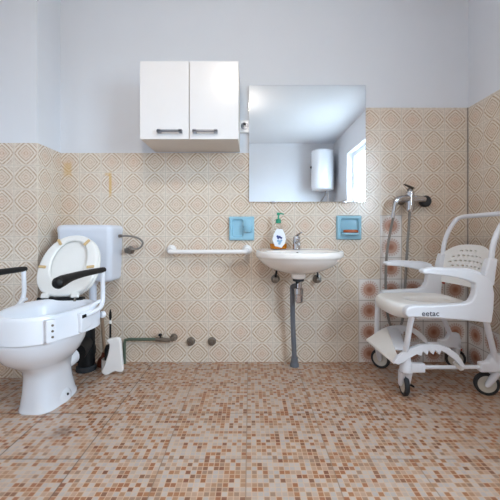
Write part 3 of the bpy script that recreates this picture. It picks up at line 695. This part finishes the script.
# ------------------------------------------------------------------ shower chair
scx = thing('shower_chair', 'white wheeled shower commode chair by the right wall', 'shower chair', (1.06, -.36, 0))
outl = [(408, 317.5), (405.5, 314), (406, 310), (410, 306.8), (418, 305.9), (430, 306), (451, 304.8), (466, 304.2), (472, 301.5), (475.5, 295), (476.5, 288), (475.5, 283.5), (468, 280.5), (458, 278), (444, 275.5), (430, 274.5), (424, 274),
        (422.5, 271.5), (424.5, 269.5), (430, 268.6), (450, 269.2), (468, 270), (479, 272.8), (488, 277.5), (493, 284), (495, 294), (494, 310), (492, 323.7), (475, 321.6), (458, 320), (435, 318.3), (420, 317.6)]
fx = [(P(px, py, 1.63).x, P(px, py, 1.63).z) for px, py in outl]
YN, YF = -.63, -.14
for s, y0 in ((0, YN), (1, YF - .045)):
    bm = B(); prism(bm, [(x + (.06 * max(0., min(1., (.86 - x) / .07)) if s and z < .6 else 0.), y0, z) for x, z in fx], (0, .045, 0)); sf = obj('side_frame', bm, M['frame'], scx, bev=.009, seg=3)
    # armrest top, wider than the frame below it
    bm = B(); top = [(x, z) for x, z in fx[17:23]]
    tube(bm, [(x + .016, y0 + .0225, z - .005) for x, z in top], [.010, .018, .024, .024, .022, .016], 14, flat=.45, sub=4, up=(0, 0, 1)); obj('arm_pad', bm, M['frame'], sf)
    if s == 0:
        cu = bpy.data.curves.new('txt', 'FONT'); cu.body = 'eetac'; cu.size = .038; cu.extrude = .0006; cu.offset = .0006; cu.align_x = 'CENTER'; cu.space_character = 1.08
        tmp = bpy.data.objects.new('txt', cu); C.objects.link(tmp); bpy.context.view_layer.update()
        me = bpy.data.meshes.new_from_object(tmp.evaluated_get(bpy.context.evaluated_depsgraph_get()))
        bpy.data.objects.remove(tmp); me.transform(Matrix.Translation((.905, YN - .0006, .479)) @ Matrix.Rotation(PI / 2, 4, 'X'))
        bm = B(); bm.from_mesh(me); o_ = obj('lettering', bm, M['ink'], sf); o_['label'] = 'grey brand lettering on the frame'
    else:
        bm = B(); q_ = P(442.5, 282.5, 2.07); lathe(bm, [(0, 0), (.009, 0), (.009, .008), (0, .009)], (q_.x + .008, y0 + .001, q_.z), (0, -1, 0), 12); obj('release_button', bm, M['red'], sf)
# seat, commode opening, front apron that bulges and drops
yc, hw = -.385, .20
bm = B(); n = 64
def seat_o(k, z, drop=0.):
    out = []
    for i in range(n):
        a_ = 2 * PI * i / n
        X, Y = sup(a_, .205 - k, hw - k, 5.)
        u = Y / hw; fr_ = max(0., -X / .205)
        x = 1.0 + X - .045 * (1 - u * u) * fr_ ** 3
        out.append(Vector((x, yc + Y, z - drop * fr_ ** 4)))
    return out
def seat_h(k, z): return [Vector((1.03 + sup(2 * PI * i / n, .125 + k, .085 + k, 2.5)[0], yc + sup(2 * PI * i / n, .125 + k, .085 + k, 2.5)[1], z)) for i in range(n)]
loft(bm, [seat_h(-.0, .46), seat_h(0, .505), seat_h(.008, .514), seat_h(.02, .517), seat_o(.03, .520), seat_o(.012, .518), seat_o(.003, .508), seat_o(.0, .49), seat_o(.003, .468, .01), seat_o(.022, .45, .015), seat_o(.06, .446, .01), seat_h(.03, .455)], cap0=False, cap1=False)
obj('seat', bm, M['chair'], scx, smooth=1.1)
for y in (YN + .05, YF - .05):
    bm = B(); box(bm, .86, 1.19, y - .015, y + .015, .45, .475, .006); obj('seat_rail', bm, M['frame'], scx)
# legs, base rails, castors
YB = {0: -.51, 1: -.135}
YT = {0: -.607, 1: -.165}
ZW = .0625
def castor(px, py, tx, ty, an, lever=False, name='castor'):
    """pivot (px,py), wheel centre (tx,ty), wheel axle heading an"""
    bm = B(); tube(bm, [(px, py, .185), (px, py, .168), (px + (tx - px) * .2, py + (ty - py) * .2, .148)], [.020, .024, .022], 16)
    axv = Vector((math.cos(an), math.sin(an), 0))
    for s in (-1, 1):
        c0 = Vector((px + (tx - px) * .2, py + (ty - py) * .2, .15)) + axv * s * .0165; c1 = Vector((tx, ty, ZW)) + axv * s * .0175
        tube(bm, [c0, (c0 + c1) / 2, c1, c1 + (c1 - c0).normalized() * .012], [.020, .018, .014, .008], 12, flat=1.)
        # flatten each fork blade along the axle
    fk = obj('castor', bm, M['frame'], scx)
    bm = B(); lathe(bm, [(.046, -.012), (.056, -.013), (.0615, -.009), (.0625, 0), (.0615, .009), (.056, .013), (.046, .012), (.046, -.012)], (tx, ty, ZW), axv, 36, False); obj('tyre', bm, M['rubber'], fk)
    bm = B(); lathe(bm, [(0, -.014), (.014, -.015), (.018, -.010), (.040, -.009), (.0475, -.011), (.0475, .011), (.040, .009), (.018, .010), (.014, .015), (0, .014)], (tx, ty, ZW), axv, 30); obj('hub', bm, M['hub'], fk)
    if lever:
        bm = B(); h_ = .138 if lever == 'red' else .062
        if lever == 'red': p_ = [(tx - .03, ty - .022, h_), (tx - .03, ty + .022, h_), (tx + .035, ty + .022, h_ - .02), (tx + .035, ty - .022, h_ - .02)]
        else: p_ = [(tx + .012, ty - .012, h_), (tx + .012, ty + .03, h_), (tx + .058, ty + .022, h_ - .026), (tx + .062, ty + .004, h_ - .028)]
        prism(bm, p_, (0, 0, .012)); obj('brake_lever', bm, M[lever], fk, bev=.003)
for s in (0, 1):
    yb, yt = YB[s], YT[s]
    d_ = yt - YT[0]
    bm = B(); tube(bm, [(.822, yt, .475), (.826, yb, .19)], .0145, 14); obj('leg', bm, M['frame'], scx)
    bm = B(); tube(bm, [(1.195, yt, .47), (1.328, yb, .19)], .0145, 14); obj('leg', bm, M['frame'], scx)
    bm = B(); tube(bm, [(.86, yb, .173), (1.30, yb, .173)], .0105, 12); obj('base_rail', bm, M['frame'], scx)
    bm = B(); lathe(bm, [(0, .150), (.030, .152), (.031, .165), (.029, .20), (.024, .228), (.017, .232), (0, .233)], (.838, yb, 0), seg=20)
    box(bm, .84, .938, yb - .017, yb + .017, .148, .196, .007); obj('corner_joint', bm, M['frame'], scx)
    bm = B(); prism(bm, [(1.232, yb - .019, .150), (1.37, yb - .019, .150), (1.372, yb - .019, .20), (1.36, yb - .019, .245), (1.30, yb - .019, .245), (1.275, yb - .019, .205), (1.232, yb - .019, .20)], (0, .038, 0)); obj('corner_joint', bm, M['frame'], scx, bev=.007)
castor(.840, -.51, .852, -.462, -.12, 'black')
castor(1.352, -.50, 1.308, -.462, PI / 2 - .30)
castor(.840, -.135, .868, -.098, PI / 2 - .72)
castor(1.352, -.135, 1.366, -.096, PI / 2 - .3, 'red')
# push handle: one bent tube over the back
YH0, YH1 = -.585, -.165
bm = B(); side = [(1.228, .60), (1.24, .72), (1.247, .80), (1.262, .865), (1.292, .93), (1.33, .982)]
path = [(x, YH1, z) for x, z in side] + [(1.348, YH1 - .03, .998), (1.352, YH1 - .08, 1.0), (1.352, YH0 + .08, 1.0), (1.348, YH0 + .03, .998)] + [(x, YH0, z) for x, z in side[::-1]]
tube(bm, path, .0135, 14, sub=4); obj('push_handle', bm, M['frame'], scx)
for y in (YH0, YH1):
    bm = B(); loft(bm, [[Vector((cx_ + dx * w, y + dy * .022, z)) for dx, dy in ((-1, -1), (1, -1), (1, 1), (-1, 1))] for cx_, w, z in ((1.215, .03, .625), (1.228, .026, .70), (1.242, .022, .765))]); obj('handle_socket', bm, M['frame'], scx, bev=.007)
# perforated backrest
bm = B(); NU, NV = 44, 24
grid = []
for j in range(NV + 1):
    row = []
    for i in range(NU + 1):
        u = i / NU * 2 - 1; v = j / NV
        ztop = .828 - .060 * abs(u) ** 3; z0_ = .585
        z = z0_ + (ztop - z0_) * v
        x = 1.232 + .045 * (1 - u * u) + .03 * (v - .5)
        row.append(bm.verts.new((x, -.375 + u * .205, z)))
    grid.append(row)
for j in range(NV):
    for i in range(NU):
        hole = False
        if 5 <= i <= 38 and 8 <= j <= 21:
            r_ = (j - 8) // 3; ii = i - 5 - (2 if r_ % 2 else 0)
            if (j - 8) % 3 < 1 and ii % 4 < 2 and ii >= 0:
                if not (r_ == 4 and (i < 17 or i > 30)) and not (r_ == 3 and i < 11): hole = True
        if not hole: bm.faces.new((grid[j][i], grid[j][i + 1], grid[j + 1][i + 1], grid[j + 1][i]))
bk = obj('backrest', bm, M['chair'], scx)
m_ = bk.modifiers.new('solid', 'SOLIDIFY'); m_.thickness = .012; m_.offset = 0
# footrest: tilted plate and two arched toothed side rails
bm = B()
A_, B_, D_, E_, F_, G_ = Vector((.735, -.20, .226)), Vector((.762, -.535, .212)), Vector((.868, -.20, .305)), Vector((.945, -.21, .285)), Vector((.875, -.435, .245)), Vector((.815, -.43, .246))
H_ = Vector((.80, -.53, .222))
prism(bm, [A_, D_, G_ + Vector((0, -.0, .0)), H_, B_], (0, 0, -.014)); fp = obj('footplate', bm, M['chair'], scx, bev=.004)
bm = B(); prism(bm, [D_, E_, F_, G_], (.004, 0, -.012)); obj('footplate_flap', bm, M['frame'], scx, bev=.003)
out_ = [(393, 362.5), (397, 357.5), (404, 352), (412, 347.8), (421, 345), (431, 344), (441, 345), (449, 348), (456, 353), (461, 359), (464.5, 365.5)]
inn_ = [(461.5, 367), (457.5, 363), (453, 358.5), (448, 354.5), (443.5, 351.5), (441, 350.2), (439, 354.5), (435, 349.8), (433, 354.5), (428.5, 350), (427, 355), (422.5, 351), (421, 356), (416.5, 354), (410, 357.5), (403, 362), (398, 364.5)]
for y0 in (-.55, -.205):
    bm = B(); prism(bm, [(P(px, py, 1.715).x, y0, P(px, py, 1.715).z) for px, py in out_ + inn_], (0, .024, 0)); fr_ = obj('footrest_rail', bm, M['frame'], scx, bev=.0015)
    bm = B(); q0, q1 = P(457, 364, 1.715), P(466, 371, 1.715); tube(bm, [(q0.x, y0 + .03, q0.z), (q1.x - .01, y0 + .03, q1.z), (q1.x, y0 + .03, q1.z)], [.008, .011, .007], 10); obj('rail_foot', bm, M['chair'], fr_)

# ------------------------------------------------------------------ light, sky, camera
W = bpy.data.worlds.new('sky'); bpy.context.scene.world = W; W.use_nodes = True
bg = W.node_tree.nodes['Background']; bg.inputs[1].default_value = 26.
tc = W.node_tree.nodes.new('ShaderNodeTexCoord'); sp_ = W.node_tree.nodes.new('ShaderNodeSeparateXYZ'); rp = W.node_tree.nodes.new('ShaderNodeValToRGB')
mr_ = W.node_tree.nodes.new('ShaderNodeMapRange'); mr_.inputs[1].default_value = -1.; mr_.inputs[2].default_value = 1.
W.node_tree.links.new(tc.outputs['Generated'], sp_.inputs[0]); W.node_tree.links.new(sp_.outputs[2], mr_.inputs[0]); W.node_tree.links.new(mr_.outputs[0], rp.inputs[0]); W.node_tree.links.new(rp.outputs[0], bg.inputs[0])
e_ = rp.color_ramp.elements; e_[0].position = .47; e_[0].color = (.20, .25, .28, 1); e_[1].position = .52; e_[1].color = (.64, .83, 1., 1)
ld = bpy.data.lights.new('daylight', 'AREA'); ld.shape = 'RECTANGLE'; ld.size = WY1 - WY0; ld.size_y = WZ1 - WZ0; ld.cycles.is_portal = True
lo_ = bpy.data.objects.new('window_portal', ld); C.objects.link(lo_); lo_.location = (XR + WT - .005, (WY0 + WY1) / 2, (WZ0 + WZ1) / 2); lo_.rotation_euler = (0, PI / 2, 0)
lo_.rotation_euler = (PI / 2, 0, PI / 2)

cd = bpy.data.cameras.new('camera'); co = bpy.data.objects.new('camera', cd); C.objects.link(co)
cd.sensor_width = 36; cd.lens = F / 500 * 36; cd.shift_y = -16 / 500; cd.clip_start = .02
co.location = (0, CAMY, CAMZ); co.rotation_euler = (PI / 2, 0, 0)
sc = bpy.context.scene; sc.camera = co
sc.view_settings.view_transform = 'Standard'; sc.view_settings.look = 'None'; sc.view_settings.gamma = 1; sc.view_settings.exposure = .70
sc.view_settings.use_curve_mapping = False
sc.cycles.max_bounces = 10; sc.cycles.diffuse_bounces = 6; sc.cycles.glossy_bounces = 5; sc.cycles.transmission_bounces = 8; sc.cycles.transparent_max_bounces = 8
sc.cycles.use_denoising = True
sc.cycles.sample_clamp_indirect = 6
